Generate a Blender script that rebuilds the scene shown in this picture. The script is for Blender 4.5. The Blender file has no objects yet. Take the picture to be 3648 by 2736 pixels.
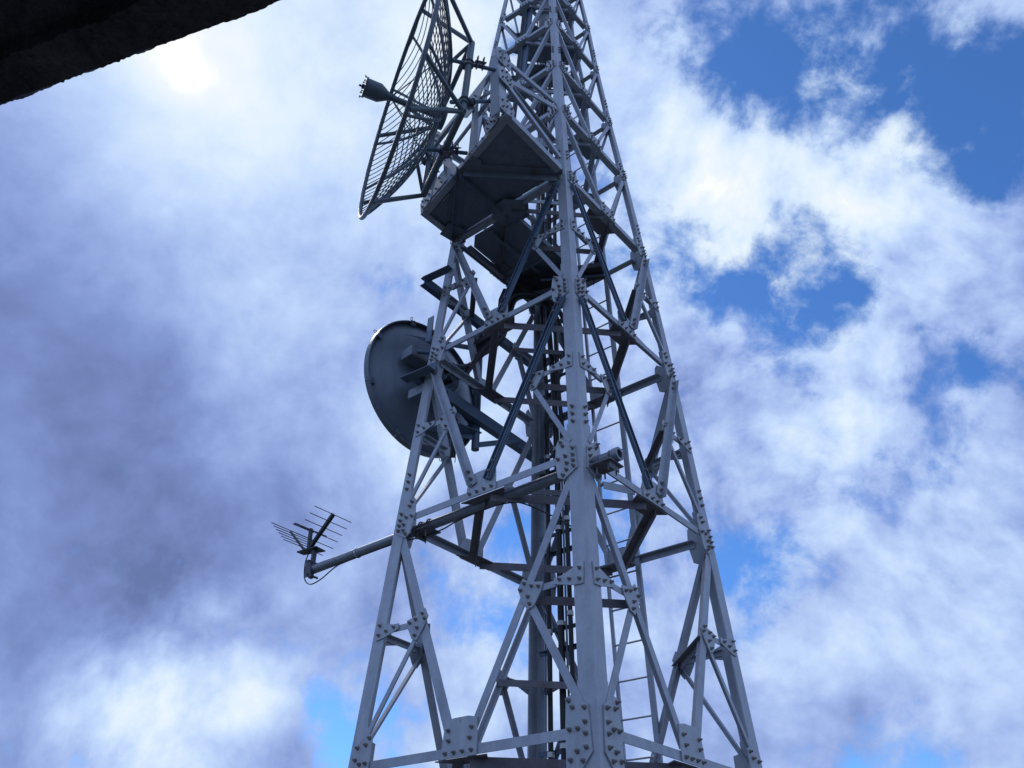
import bpy, math, random
from mathutils import Vector, Matrix
R = math.radians
random.seed(7)
scene = bpy.context.scene
COL = scene.collection
S = 0.68                                   # metres per working unit

# ---------------------------------------------------------------- camera
PITCH, YAW, ROLL = R(35.0151), R(-3.5354), R(0.9833)
CAM = Vector((0.0, -12.0148, -1.9899))
cam = bpy.data.cameras.new('camera'); cam.sensor_width = 36.0; cam.lens = 28.742
cam.clip_start = 0.05; cam.clip_end = 6000
camo = bpy.data.objects.new('camera', cam); COL.objects.link(camo)
fw = Vector((math.sin(YAW)*math.cos(PITCH), math.cos(YAW)*math.cos(PITCH), math.sin(PITCH)))
r0 = Vector((math.cos(YAW), -math.sin(YAW), 0)); u0 = r0.cross(fw)
rt = r0*math.cos(ROLL) + u0*math.sin(ROLL); up = -r0*math.sin(ROLL) + u0*math.cos(ROLL)
m = Matrix((rt, up, -fw)).transposed().to_4x4(); m.translation = CAM*S
camo.matrix_world = m
scene.camera = camo

# ---------------------------------------------------------------- sky
SUN_EL, SUN_AZ = R(50.75), R(-37.9)        # azimuth from +Y towards +X
world = bpy.data.worlds.new('World'); scene.world = world; world.use_nodes = True
nt = world.node_tree; nt.nodes.clear(); NL = nt.links.new
def nd(t, **k):
    n = nt.nodes.new(t)
    for a, b in k.items(): setattr(n, a, b)
    return n
def mth(op, a, b=None, c=None, clamp=False):
    n = nd('ShaderNodeMath', operation=op, use_clamp=clamp)
    for i, v in enumerate((a, b, c)):
        if v is None: continue
        if isinstance(v, (int, float)): n.inputs[i].default_value = v
        else: NL(v, n.inputs[i])
    return n.outputs[0]
out = nd('ShaderNodeOutputWorld'); bg = nd('ShaderNodeBackground'); NL(bg.outputs[0], out.inputs[0])
bg.inputs['Strength'].default_value = 0.1
sky = nd('ShaderNodeTexSky', sky_type='NISHITA', sun_disc=False)
sky.sun_elevation = SUN_EL; sky.sun_rotation = SUN_AZ; sky.altitude = 600
sky.air_density = 1.0; sky.dust_density = 0.4; sky.ozone_density = 2.0
tc = nd('ShaderNodeTexCoord'); DIR = tc.outputs['Generated']
# cloud masses: (direction, spread, cover, brightness)
LOBES = [
    ((0.1516, 0.5127, 0.8451), 674.5, -0.648, 0),
    ((0.1935, 0.5536, 0.81), 532.9, -0.72, 0),
    ((0.2531, 0.5206, 0.8154), 356.8, -0.432, 0),
    ((0.3224, 0.4966, 0.8059), 356.8, -0.46799999999999997, 0),
    ((0.3816, 0.498, 0.7787), 299.8, -0.396, 0),
    ((0.3118, 0.555, 0.7712), 1199.1, -0.504, 0),
    ((0.2334, 0.5656, 0.791), 1199.1, -0.36, 0),
    ((0.4401, 0.5428, 0.7153), 674.5, -0.54, 0),
    ((0.4338, 0.5835, 0.6865), 767.4, -0.648, 0),
    ((0.4523, 0.5007, 0.7381), 1199.1, -0.288, 0),
    ((0.4518, 0.606, 0.6547), 2698.0, -0.432, 0),
    ((0.317, 0.6772, 0.664), 1726.7, 0.36000000000000004, 0.1),
    ((0.2153, 0.699, 0.682), 1199.1, 0.32000000000000006, 0.1),
    ((0.2899, 0.7114, 0.6402), 2698.0, 0.27999999999999997, 0.1),
    ((0.1691, 0.7485, 0.6412), 431.7, -0.288, 0),
    ((0.4185, 0.7157, 0.5591), 356.8, -0.324, 0),
    ((0.2842, 0.6839, 0.6719), 1199.1, -0.288, 0),
    ((0.3593, 0.6315, 0.6871), 1199.1, 0.27999999999999997, 0.1),
    ((0.4248, 0.6622, 0.6173), 532.9, 0.24, 0.1),
    ((0.2217, 0.9011, 0.3727), 532.9, -0.18, 0),
    ((0.3303, 0.6671, 0.6677), 1199.1, -0.36, 0),
    ((0.266, 0.7302, 0.6294), 674.5, -0.432, 0),
    ((0.2108, 0.7324, 0.6474), 881.0, -0.504, 0),
    ((0.3094, 0.7379, 0.5999), 1199.1, -0.576, 0),
    ((0.3412, 0.7099, 0.6162), 1726.7, -0.432, 0),
    ((0.1691, 0.7485, 0.6412), 1726.7, -0.36, 0),
    ((0.4499, 0.7191, 0.5295), 1427.1, -0.504, 0),
    ((0.2408, 0.7062, 0.6658), 2698.0, -0.288, 0),
    ((0.3774, 0.8109, 0.4473), 532.9, -0.648, 0),
    ((0.4336, 0.7976, 0.4193), 1199.1, -0.576, 0),
    ((0.3382, 0.8212, 0.4596), 1199.1, -0.288, 0),
    ((0.1932, 0.8358, 0.5139), 2131.8, -0.36, 0),
    ((0.2415, 0.8968, 0.3708), 1427.1, -0.324, 0),
    ((0.2165, 0.927, 0.3062), 2131.8, -0.36, 0),
    ((0.3738, 0.893, 0.2505), 1726.7, -0.216, 0),
    ((0.2451, 0.936, 0.2527), 1726.7, -0.252, 0),
    ((-0.3136, 0.9101, 0.2709), 1726.7, -0.648, 0),
    ((-0.266, 0.9378, 0.2231), 1427.1, -0.612, 0),
    ((-0.2491, 0.9484, 0.1964), 2698.0, -0.504, 0),
    ((-0.361, 0.891, 0.2754), 1726.7, -0.288, 0),
    ((-0.0619, 0.9085, 0.4132), 1726.7, -0.504, 0),
    ((-0.0677, 0.9503, 0.3039), 1427.1, -0.504, 0),
    ((0.0813, 0.9143, 0.3967), 2131.8, -0.432, 0),
    ((0.2096, 0.9149, 0.3449), 674.5, -0.252, 0),
    ((0.1616, 0.9034, 0.3971), 1199.1, -0.216, 0),
    ((0.1156, 0.7204, 0.6839), 1726.7, -0.18, 0),
    ((0.2947, 0.7104, 0.6391), 299.8, -0.252, 0),
    ((0.2001, 0.7887, 0.5812), 1726.7, -0.216, 0),
    ((0.097, 0.9569, 0.2738), 1726.7, -0.36, 0),
    ((0.0632, 0.973, 0.2221), 2698.0, -0.216, 0),
    ((-0.3608, 0.6269, 0.6905), 21.3, 0.8, 0),
    ((-0.4813, 0.7331, 0.4805), 24.5, 1.2000000000000002, 0),
    ((0.2897, 0.6158, 0.7327), 168.6, 0.27999999999999997, 0.28),
    ((0.1669, 0.6273, 0.7607), 299.8, 0.4, 0.25),
    ((0.3409, 0.7795, 0.5255), 299.8, 0.32000000000000006, 0.15),
    ((0.445, 0.6685, 0.5959), 881.0, 0.24, 0.1),
    ((0.2793, 0.8102, 0.5153), 255.4, 0.24, 0.2),
    ((0.2656, 0.8607, 0.4343), 299.8, 0.32000000000000006, 0.16),
    ((0.3956, 0.8454, 0.3588), 191.9, 0.24, 0.2),
    ((0.2271, 0.9377, 0.2631), 191.9, 0.16000000000000003, 0.15),
    ((0.1576, 0.6635, 0.7314), 299.8, 0.24, 0.15),
    ((0.4133, 0.8473, 0.3334), 133.2, 0.32000000000000006, 0.0),
    ((0.291, 0.9326, 0.2134), 191.9, 0.27999999999999997, 0),
    ((-0.3817, 0.5109, 0.7702), 3734.3, 0.4, 0.25),
    ((-0.4051, 0.4834, 0.776), 1726.7, 0.4, 0.22),
    ((-0.392, 0.4946, 0.7757), 276.3, 0.4, 0.38),
    ((-0.3871, 0.5037, 0.7723), 89.2, 0.24, 0.3),
    ((-0.2198, 0.5022, 0.8364), 63.9, 0.32000000000000006, 0.35),
    ((-0.0851, 0.5418, 0.8362), 255.4, 0.4, 0.45),
    ((-0.3266, 0.5895, 0.7388), 191.9, 0.16000000000000003, 0.12),
    ((0.0768, 0.5348, 0.8415), 881.0, 0.32000000000000006, 0.3),
    ((0.219, 0.6569, 0.7215), 191.9, 0.16000000000000003, 0.3),
    ((0.3776, 0.5944, 0.71), 356.8, 0.24, 0.18),
    ((0.1155, 0.7427, 0.6596), 356.8, 0.16000000000000003, 0.1),
    ((0.1282, 0.864, 0.487), 532.9, 0.08000000000000002, 0.2),
    ((-0.1668, 0.857, 0.4875), 356.8, 0.16000000000000003, 0.22),
    ((-0.3001, 0.7138, 0.6328), 532.9, 0.08000000000000002, 0.15),
    ((-0.3722, 0.7945, 0.4798), 1199.1, 0.0, 0.05),
    ((-0.4285, 0.8769, 0.2176), 674.5, 0.5599999999999999, 0.5),
    ((-0.3284, 0.9167, 0.2276), 1199.1, 0.5599999999999999, 0.55),
    ((-0.4983, 0.8465, 0.1875), 674.5, 0.4, 0.38),
    ((-0.3926, 0.9033, 0.1729), 532.9, 0.4, 0.3),
    ((-0.4647, 0.8512, 0.2439), 1199.1, 0.16000000000000003, 0.1),
    ((-0.3824, 0.8704, 0.3101), 2131.8, 0.24, 0.2),
    ((-0.1616, 0.9565, 0.2428), 299.8, 0.24, 0.15),
    ((-0.1081, 0.9762, 0.1881), 532.9, 0.24, 0.25),
    ((-0.5501, 0.6395, 0.5371), 119.6, 0.0, -0.248),
    ((-0.5011, 0.7236, 0.4747), 119.6, 0.0, -0.2356),
    ((-0.4086, 0.7916, 0.4542), 299.8, 0.0, -0.1736),
    ((-0.5262, 0.7763, 0.3471), 119.6, 0.0, -0.217),
    ((-0.4315, 0.8447, 0.3167), 191.9, 0.0, -0.26039999999999996),
    ((-0.341, 0.8547, 0.3914), 299.8, 0.0, -0.186),
    ((-0.2729, 0.8562, 0.4387), 674.5, 0.0, -0.093),
    ((-0.5388, 0.8007, 0.262), 532.9, 0.16000000000000003, -0.186),
    ((-0.5288, 0.8338, 0.1589), 1199.1, 0.24, -0.31),
    ((-0.3034, 0.9375, 0.1706), 1199.1, 0.24, -0.186),
    ((-0.4537, 0.6364, 0.6239), 532.9, 0.0, -0.062),
    ((-0.5173, 0.5643, 0.6435), 299.8, 0.0, -0.0744),
    ((-0.2728, 0.782, 0.5603), 356.8, 0.0, -0.124),
    ((0.4496, 0.847, 0.2837), 299.8, 0.16000000000000003, 0.05),
    ((0.3269, 0.8879, 0.3236), 299.8, 0.08000000000000002, 0.15),
    ((0.2419, 0.9525, 0.185), 299.8, 0.0, -0.0496),
    ((-0.1638, 0.9395, 0.3007), 881.0, 0.24, -0.093),
    ((0.39, -0.75, 0.53), 2.2, 0.4, 0.15)]  # unseen bright cloud behind the camera, added to light the near steel
def noise(scale, detail, rough, dist, off=(0, 0, 0), sc=(1, 1, 1)):
    mp = nd('ShaderNodeMapping'); NL(DIR, mp.inputs['Vector'])
    mp.inputs['Location'].default_value = off; mp.inputs['Scale'].default_value = sc
    n = nd('ShaderNodeTexNoise'); NL(mp.outputs[0], n.inputs['Vector'])
    n.inputs['Scale'].default_value = scale; n.inputs['Detail'].default_value = detail
    n.inputs['Roughness'].default_value = rough; n.inputs['Distortion'].default_value = dist
    return n.outputs['Fac']
SVEC = (math.sin(SUN_AZ)*math.cos(SUN_EL), math.cos(SUN_AZ)*math.cos(SUN_EL), math.sin(SUN_EL))
OFF = tuple(-.035*c for c in SVEC)
N1 = (5.0, 10, 0.58, 0.2)
n1 = noise(*N1, (3.1, 1.7, 0.4))
n1s = noise(*N1, (3.1-OFF[0], 1.7-OFF[1], 0.4-OFF[2]))
n2 = noise(2.6, 5, 0.5, 0.3, (7.3, 2.2, 5.1))
n3 = noise(21.0, 8, 0.62, 0.25, (1.3, 8.2, 2.1))
puff = mth('ABSOLUTE', mth('MULTIPLY_ADD', noise(9.0, 5, 0.5, 0.0, (4.4, 0.9, 6.6)), 4.0, -2.0))      # rounded billows
crisp = None                                          # where the cloud is broken cumulus rather than a smooth sheet
for (vx, vy, vz), k, a in [((0.2952, 0.7444, 0.5989), 8.8, 0.8), ((-0.4191, 0.8834, 0.2098), 119.6, 0.7), ((-0.0569, 0.954, 0.2942), 48.0, 0.3)]:
    d = nd('ShaderNodeVectorMath', operation='DOT_PRODUCT'); NL(DIR, d.inputs[0]); d.inputs[1].default_value = (vx, vy, vz)
    e = mth('MULTIPLY', mth('EXPONENT', mth('MULTIPLY_ADD', d.outputs['Value'], k, -k)), a)
    crisp = e if crisp is None else mth('ADD', crisp, e)
crisp = mth('MINIMUM', mth('ADD', crisp, 0.30), 1.0)
cov = mth('MULTIPLY_ADD', n1, 5.0, 0.85-2.5)
cov = mth('MULTIPLY_ADD', n3, 2.2, mth('ADD', cov, -1.1))
cov = mth('MULTIPLY_ADD', puff, 0.5, mth('ADD', cov, -0.2))
tex = mth('MULTIPLY', mth('SUBTRACT', n1, n1s), 2.2)
tex = mth('MULTIPLY_ADD', n3, 0.55, mth('ADD', tex, -0.275))
tex = mth('MULTIPLY_ADD', n1, 0.5, mth('ADD', tex, -0.25))
tex = mth('MULTIPLY_ADD', puff, 0.22, mth('ADD', tex, -0.09))
bri = mth('MULTIPLY_ADD', n2, 0.75, 0.56-0.375)
bri = mth('MULTIPLY_ADD', tex, crisp, bri)
for (vx, vy, vz), k, ac, ab in LOBES:
    d = nd('ShaderNodeVectorMath', operation='DOT_PRODUCT'); NL(DIR, d.inputs[0]); d.inputs[1].default_value = (vx, vy, vz)
    e = mth('EXPONENT', mth('MULTIPLY_ADD', d.outputs['Value'], k, -k))
    if ac: cov = mth('MULTIPLY_ADD', e, ac, cov)
    if ab: bri = mth('MULTIPLY_ADD', e, ab, bri)
mr = nd('ShaderNodeMapRange', interpolation_type='SMOOTHSTEP'); NL(cov, mr.inputs[0])
mr.inputs[1].default_value = -0.1; mr.inputs[2].default_value = 0.95
mask = mr.outputs[0]
ramp = nd('ShaderNodeValToRGB'); NL(mth('MULTIPLY', bri, 0.5), ramp.inputs[0])
cr = ramp.color_ramp
def lin(c): return tuple(((v/255)/12.92 if v/255 <= .04045 else ((v/255+.055)/1.055)**2.4) for v in c) + (1,)
stops = [(0.0, (104, 121, 172)), (0.14, (128, 150, 206)), (0.28, (161, 184, 236)), (0.42, (192, 216, 253)), (0.58, (224, 240, 255)), (0.78, (252, 254, 255))]
while len(cr.elements) < len(stops): cr.elements.new(0.5)
for el, (p, c) in zip(cr.elements, stops): el.position = p; el.color = lin(c)
big = mth('MAXIMUM', mth('MULTIPLY_ADD', bri, 1.0, -1.4), 0.0)
gain = mth('MULTIPLY_ADD', big, 0.5, 1.0)
cl = nd('ShaderNodeVectorMath', operation='SCALE'); NL(ramp.outputs[0], cl.inputs[0]); NL(mth('MULTIPLY', gain, 10.0), cl.inputs['Scale'])
sk = nd('ShaderNodeMix', data_type='RGBA', blend_type='MULTIPLY'); sk.inputs[0].default_value = 1.0
NL(sky.outputs[0], sk.inputs[6]); sk.inputs[7].default_value = (0.58, 1.03, 1.6, 1)
mx = nd('ShaderNodeMix', data_type='RGBA'); NL(mask, mx.inputs[0]); NL(sk.outputs[2], mx.inputs[6]); NL(cl.outputs[0], mx.inputs[7])
NL(mx.outputs[2], bg.inputs['Color'])

# ---------------------------------------------------------------- sun, exposure
sd = bpy.data.lights.new('sun', 'SUN'); sd.energy = 1.0; sd.angle = R(14); sd.color = (1.0, 0.97, 0.93)
sun = bpy.data.objects.new('sun', sd); COL.objects.link(sun)
sv = Vector((math.sin(SUN_AZ)*math.cos(SUN_EL), math.cos(SUN_AZ)*math.cos(SUN_EL), math.sin(SUN_EL)))
sun.rotation_euler = sv.to_track_quat('Z', 'Y').to_euler(); sun.location = sv*60
vs = scene.view_settings; vs.view_transform = 'Standard'; vs.look = 'None'; vs.exposure = 0.0; vs.gamma = 1.0; vs.use_curve_mapping = False

# ---------------------------------------------------------------- materials
def steel(name, c0, c1, rough=0.55, metal=0.25, scale=14.0, rust=0.0, bump=0.05, streak=0.16):
    mt = bpy.data.materials.new(name); mt.use_nodes = True; t = mt.node_tree; b = t.nodes['Principled BSDF']
    co = t.nodes.new('ShaderNodeTexCoord')
    n = t.nodes.new('ShaderNodeTexNoise'); n.inputs['Scale'].default_value = scale; n.inputs['Detail'].default_value = 8; n.inputs['Roughness'].default_value = 0.65
    v = t.nodes.new('ShaderNodeTexVoronoi'); v.inputs['Scale'].default_value = scale*5
    n2 = t.nodes.new('ShaderNodeTexNoise'); n2.inputs['Scale'].default_value = scale*0.16; n2.inputs['Detail'].default_value = 5
    for x in (n, v, n2): t.links.new(co.outputs['Object'], x.inputs['Vector'])
    a = t.nodes.new('ShaderNodeMath'); a.operation = 'MULTIPLY_ADD'; a.inputs[1].default_value = 0.22
    t.links.new(v.outputs['Color'], a.inputs[0]); t.links.new(n.outputs['Fac'], a.inputs[2])
    a2 = t.nodes.new('ShaderNodeMath'); a2.operation = 'MULTIPLY_ADD'; a2.inputs[1].default_value = 0.9
    t.links.new(n2.outputs['Fac'], a2.inputs[0]); t.links.new(a.outputs[0], a2.inputs[2])
    r = t.nodes.new('ShaderNodeMapRange'); r.inputs[1].default_value = 0.65; r.inputs[2].default_value = 1.45
    t.links.new(a2.outputs[0], r.inputs[0])
    mixc = t.nodes.new('ShaderNodeMix'); mixc.data_type = 'RGBA'; mixc.inputs[6].default_value = (*c0, 1); mixc.inputs[7].default_value = (*c1, 1)
    t.links.new(r.outputs[0], mixc.inputs[0]); colr = mixc.outputs[2]
    if streak:                                        # weather streaks down the zinc
        mpp = t.nodes.new('ShaderNodeMapping'); mpp.inputs['Scale'].default_value = (3.5, 3.5, .8); t.links.new(co.outputs['Object'], mpp.inputs['Vector'])
        n5 = t.nodes.new('ShaderNodeTexNoise'); n5.inputs['Scale'].default_value = 3.0; n5.inputs['Detail'].default_value = 9; n5.inputs['Roughness'].default_value = 0.7
        t.links.new(mpp.outputs[0], n5.inputs['Vector'])
        sr = t.nodes.new('ShaderNodeMapRange'); sr.inputs[1].default_value = .35; sr.inputs[2].default_value = .7; sr.inputs[3].default_value = 1-streak; sr.inputs[4].default_value = 1+streak*.35
        t.links.new(n5.outputs['Fac'], sr.inputs[0])
        sm = t.nodes.new('ShaderNodeVectorMath'); sm.operation = 'SCALE'; t.links.new(colr, sm.inputs[0]); t.links.new(sr.outputs[0], sm.inputs['Scale']); colr = sm.outputs[0]
    if rust:
        n4 = t.nodes.new('ShaderNodeTexNoise'); n4.inputs['Scale'].default_value = scale*0.5; n4.inputs['Detail'].default_value = 9; n4.inputs['Roughness'].default_value = 0.7
        t.links.new(co.outputs['Object'], n4.inputs['Vector'])
        rr = t.nodes.new('ShaderNodeMapRange'); rr.inputs[1].default_value = 0.62-0.25*rust; rr.inputs[2].default_value = 0.78-0.12*rust; t.links.new(n4.outputs['Fac'], rr.inputs[0])
        m2 = t.nodes.new('ShaderNodeMix'); m2.data_type = 'RGBA'; m2.inputs[7].default_value = (0.13, 0.075, 0.055, 1)
        t.links.new(rr.outputs[0], m2.inputs[0]); t.links.new(colr, m2.inputs[6]); colr = m2.outputs[2]
    t.links.new(colr, b.inputs['Base Color'])
    b.inputs['Metallic'].default_value = metal
    rg = t.nodes.new('ShaderNodeMapRange'); rg.inputs[3].default_value = rough-0.1; rg.inputs[4].default_value = rough+0.14
    t.links.new(n.outputs['Fac'], rg.inputs[0]); t.links.new(rg.outputs[0], b.inputs['Roughness'])
    bp = t.nodes.new('ShaderNodeBump'); bp.inputs['Strength'].default_value = bump*4; bp.inputs['Distance'].default_value = 0.004
    t.links.new(n.outputs['Fac'], bp.inputs['Height']); t.links.new(bp.outputs[0], b.inputs['Normal'])
    return mt
M = dict(
    leg=steel('galvanised_steel', (0.336, 0.366, 0.417), (0.485, 0.527, 0.591), .5, .2, 7),
    brace=steel('galvanised_brace', (0.302, 0.335, 0.387), (0.461, 0.501, 0.571), .5, .2, 9),
    plate=steel('galvanised_plate', (0.357, 0.390, 0.434), (0.487, 0.530, 0.583), .55, .15, 10, .12),
    dark=steel('dark_blue_steel', (0.072, 0.111, 0.169), (0.125, 0.187, 0.267), .45, .2, 9, .1),  # darker blue-grey steel tone for channel braces, frames and bars
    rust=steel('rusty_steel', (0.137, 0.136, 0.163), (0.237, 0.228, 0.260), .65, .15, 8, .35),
    bolt=steel('bolt_steel', (0.200, 0.198, 0.208), (0.332, 0.314, 0.305), .5, .4, 20, .35),
    deck=steel('deck_plate', (0.152, 0.182, 0.231), (0.233, 0.273, 0.335), .7, .1, 4, .15),
    grid=steel('grey_green_paint', (0.102, 0.136, 0.168), (0.154, 0.197, 0.236), .45, .1, 12),
    dish=steel('dish_paint', (0.130, 0.161, 0.207), (0.163, 0.199, 0.255), .38, .15, 3, 0, .01),
    pipe=steel('pipe_zinc', (0.179, 0.205, 0.246), (0.265, 0.299, 0.348), .4, .35, 8, .1),
    black=steel('black_cable_sheath', (.008, .009, .012), (.02, .022, .026), .45, 0, 20),
    antenna=steel('antenna_aluminium', (0.065, 0.073, 0.089), (0.104, 0.115, 0.135), .5, .3, 20),
    clamp=steel('clamp_steel', (.5, .5, .5), (.68, .68, .68), .4, .5, 20),
    mast=steel('mast_paint', (0.237, 0.262, 0.305), (0.314, 0.345, 0.396), .5, .1, 5, .15),
)
def concrete(name, c0, c1, scale=3.0):
    mt = bpy.data.materials.new(name); mt.use_nodes = True; t = mt.node_tree; b = t.nodes['Principled BSDF']
    co = t.nodes.new('ShaderNodeTexCoord'); n = t.nodes.new('ShaderNodeTexNoise'); n.inputs['Scale'].default_value = scale; n.inputs['Detail'].default_value = 12; n.inputs['Roughness'].default_value = 0.72
    n2 = t.nodes.new('ShaderNodeTexNoise'); n2.inputs['Scale'].default_value = scale*14; n2.inputs['Detail'].default_value = 8; n2.inputs['Roughness'].default_value = 0.8
    t.links.new(co.outputs['Object'], n.inputs['Vector']); t.links.new(co.outputs['Object'], n2.inputs['Vector'])
    a = t.nodes.new('ShaderNodeMath'); a.operation = 'MULTIPLY'; t.links.new(n.outputs['Fac'], a.inputs[0]); t.links.new(n2.outputs['Fac'], a.inputs[1])
    r = t.nodes.new('ShaderNodeMapRange'); r.inputs[1].default_value = .18; r.inputs[2].default_value = .38; t.links.new(a.outputs[0], r.inputs[0])
    mixc = t.nodes.new('ShaderNodeMix'); mixc.data_type = 'RGBA'; mixc.inputs[6].default_value = (*c0, 1); mixc.inputs[7].default_value = (*c1, 1)
    t.links.new(r.outputs[0], mixc.inputs[0]); t.links.new(mixc.outputs[2], b.inputs['Base Color']); b.inputs['Roughness'].default_value = .9
    bp = t.nodes.new('ShaderNodeBump'); bp.inputs['Strength'].default_value = .8; bp.inputs['Distance'].default_value = .01
    t.links.new(n2.outputs['Fac'], bp.inputs['Height']); t.links.new(bp.outputs[0], b.inputs['Normal'])
    return mt
M['conc'] = concrete('weathered_concrete', (.03, .028, .034), (.15, .14, .16))
M['wall'] = concrete('rendered_wall', (.10, .095, .09), (.2, .19, .18))
M['foot'] = concrete('footing_concrete', (.2, .19, .18), (.34, .33, .31))
M['ground'] = concrete('ground_soil_and_grass', (.055, .06, .05), (.14, .14, .125), .6)

# ---------------------------------------------------------------- mesh helpers
def V(*a): return Vector(a)
class MB:
    def __init__(s): s.v = []; s.f = []; s.sm = []
    def add(s, vs, fs, smooth=False):
        o = len(s.v); s.v += [Vector(x) for x in vs]
        for f in fs: s.f.append([o+i for i in f]); s.sm.append(smooth)
    def prism(s, prof0, prof1, caps=True):            # two matching closed loops
        n = len(prof0); fs = [[i, (i+1) % n, n+(i+1) % n, n+i] for i in range(n)]
        if caps: fs += [list(range(n))[::-1], list(range(n, 2*n))]
        s.add(list(prof0)+list(prof1), fs)
    def plate(s, pts, nrm, t):                        # polygon with thickness along nrm
        nrm = nrm.normalized(); s.prism(pts, [p+nrm*t for p in pts])
    def box(s, p, q, ux, w, h, off=(0, 0)):           # bar p->q, width w along ux, height h along the other
        d = (q-p).normalized(); ux = (ux-d*ux.dot(d)).normalized(); uy = d.cross(ux)
        c = ux*off[0]+uy*off[1]
        pr = [ux*(-w/2)+uy*(-h/2), ux*(w/2)+uy*(-h/2), ux*(w/2)+uy*(h/2), ux*(-w/2)+uy*(h/2)]
        s.prism([p+c+x for x in pr], [q+c+x for x in pr])
    def profile(s, p, q, ux, uy, pts):
        s.prism([p+ux*a+uy*b for a, b in pts], [q+ux*a+uy*b for a, b in pts])
    def tube(s, path, r, n=10, caps=True, r2=None):
        path = [Vector(p) for p in path]; rings = []; ref = None
        for i, p in enumerate(path):
            d = (path[min(i+1, len(path)-1)]-path[max(i-1, 0)]).normalized()
            if ref is None: ref = d.orthogonal().normalized()
            ref = (ref-d*ref.dot(d)).normalized(); b = d.cross(ref)
            rr = r if r2 is None else r+(r2-r)*i/(len(path)-1)
            rings.append([p+ref*math.cos(2*math.pi*k/n)*rr+b*math.sin(2*math.pi*k/n)*rr for k in range(n)])
        vs = [v for rg in rings for v in rg]; fs = []
        for i in range(len(rings)-1):
            for k in range(n): fs.append([i*n+k, i*n+(k+1) % n, (i+1)*n+(k+1) % n, (i+1)*n+k])
        s.add(vs, fs, True)
        if caps:
            s.add(rings[0], [list(range(n))[::-1]]); s.add(rings[-1], [list(range(n))])
    def ring(s, c, e1, e2, rad, r, n=48, m=8, a0=0, a1=2*math.pi):
        full = abs(a1-a0-2*math.pi) < 1e-6; cnt = n if full else n+1; vs = []; fs = []; nn = e1.cross(e2)
        for i in range(cnt):
            a = a0+(a1-a0)*i/n; d = e1*math.cos(a)+e2*math.sin(a)
            for k in range(m):
                b = 2*math.pi*k/m; vs.append(c+d*(rad+r*math.cos(b))+nn*(r*math.sin(b)))
        for i in range(n):
            j = (i+1) % cnt
            for k in range(m): fs.append([i*m+k, j*m+k, j*m+(k+1) % m, i*m+(k+1) % m])
        s.add(vs, fs, True)
    def lathe(s, c, ax, prof, n=48, smooth=True):     # prof: (radius, along axis)
        ax = ax.normalized(); e1 = ax.orthogonal().normalized(); e2 = ax.cross(e1); vs = []; fs = []
        for r, h in prof:
            for k in range(n):
                a = 2*math.pi*k/n; vs.append(c+ax*h+(e1*math.cos(a)+e2*math.sin(a))*r)
        for i in range(len(prof)-1):
            for k in range(n): fs.append([i*n+k, i*n+(k+1) % n, (i+1)*n+(k+1) % n, (i+1)*n+k])
        s.add(vs, fs, smooth)
    def mesh(s, name, mat, org=Vector((0, 0, 0))):
        me = bpy.data.meshes.new(name); me.from_pydata([(v-org)*S for v in s.v], [], s.f); me.update()
        import bmesh
        bm = bmesh.new(); bm.from_mesh(me); bmesh.ops.recalc_face_normals(bm, faces=bm.faces); bm.to_mesh(me); bm.free()
        me.polygons.foreach_set('use_smooth', s.sm); me.materials.append(mat); return me
    def obj(s, name, mat, parent=None, org=None, label=None):
        o0 = org if org is not None else (parent['_o'] if parent is not None and '_o' in parent else (0, 0, 0))
        o0 = Vector(o0)
        ob = bpy.data.objects.new(name, s.mesh(name, mat, o0)); COL.objects.link(ob)
        if parent is not None: ob.parent = parent
        else: ob.location = o0*S
        ORG[ob.name] = o0
        if label: ob['label'] = label
        return ob
ORG = {}
def sub(ob, name, mb, mat, label=None):               # child sharing its parent's frame
    o = bpy.data.objects.new(name, mb.mesh(name, mat, ORG[ob.name])); COL.objects.link(o); o.parent = ob
    ORG[o.name] = ORG[ob.name]
    if label: o['label'] = label
    return o
def thing(name, label, cat, base, group=None):
    o = bpy.data.objects.new(name, None); COL.objects.link(o); o.location = Vector(base)*S; o.empty_display_size = .3
    ORG[o.name] = Vector(base); o['label'] = label; o['category'] = cat
    if group: o['group'] = group
    return o
def tag(o, label=None, cat=None, group=None, kind=None):
    if label: o['label'] = label
    if cat: o['category'] = cat
    if group: o['group'] = group
    if kind: o['kind'] = kind
    return o

# ---------------------------------------------------------------- tower geometry
ROT = R(8.3492)
ZL = [-4.35, 0, 3.556, 6.861, 9.819, 12.121, 13.954, 15.961, 17.72, 19.32, 20.78, 22.12]
WL = [4.505, 4.0, 3.587, 3.182, 2.770, 2.408, 2.104, 1.768, 1.475, 1.215, 0.98, 0.77]
GZ = ZL[0]
OUTSET = dict(L=[0, 0, 0, 0, .05, .08, .13, .18, .20, .205, .205, .2], R=[0, 0, 0, 0, 0, 0, 0, .03, .09, .10, .10, .10])   # upper L and R legs nudged outside the square taper to fit image coordinates
ANG = dict(C=-90, R=0, B=90, L=180)
dCL = V(-math.cos(R(45)+0)*0, 0, 0)
def corner(n, z):
    i = max(0, min(len(ZL)-2, next((k for k in range(len(ZL)-1) if z <= ZL[k+1]), len(ZL)-2)))
    t = (z-ZL[i])/(ZL[i+1]-ZL[i]); w = WL[i]+(WL[i+1]-WL[i])*t
    a = R(ANG[n])+ROT; r = w/math.sqrt(2)+(OUTSET[n][i]*(1-t)+OUTSET[n][i+1]*t if n in OUTSET else 0); return V(r*math.cos(a), r*math.sin(a), z)
dCL = (corner('L', 0)-corner('C', 0))/4; dCR = (corner('R', 0)-corner('C', 0))/4
def P(a, b, z): return dCL*a+dCR*b+V(0, 0, z)
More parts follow.
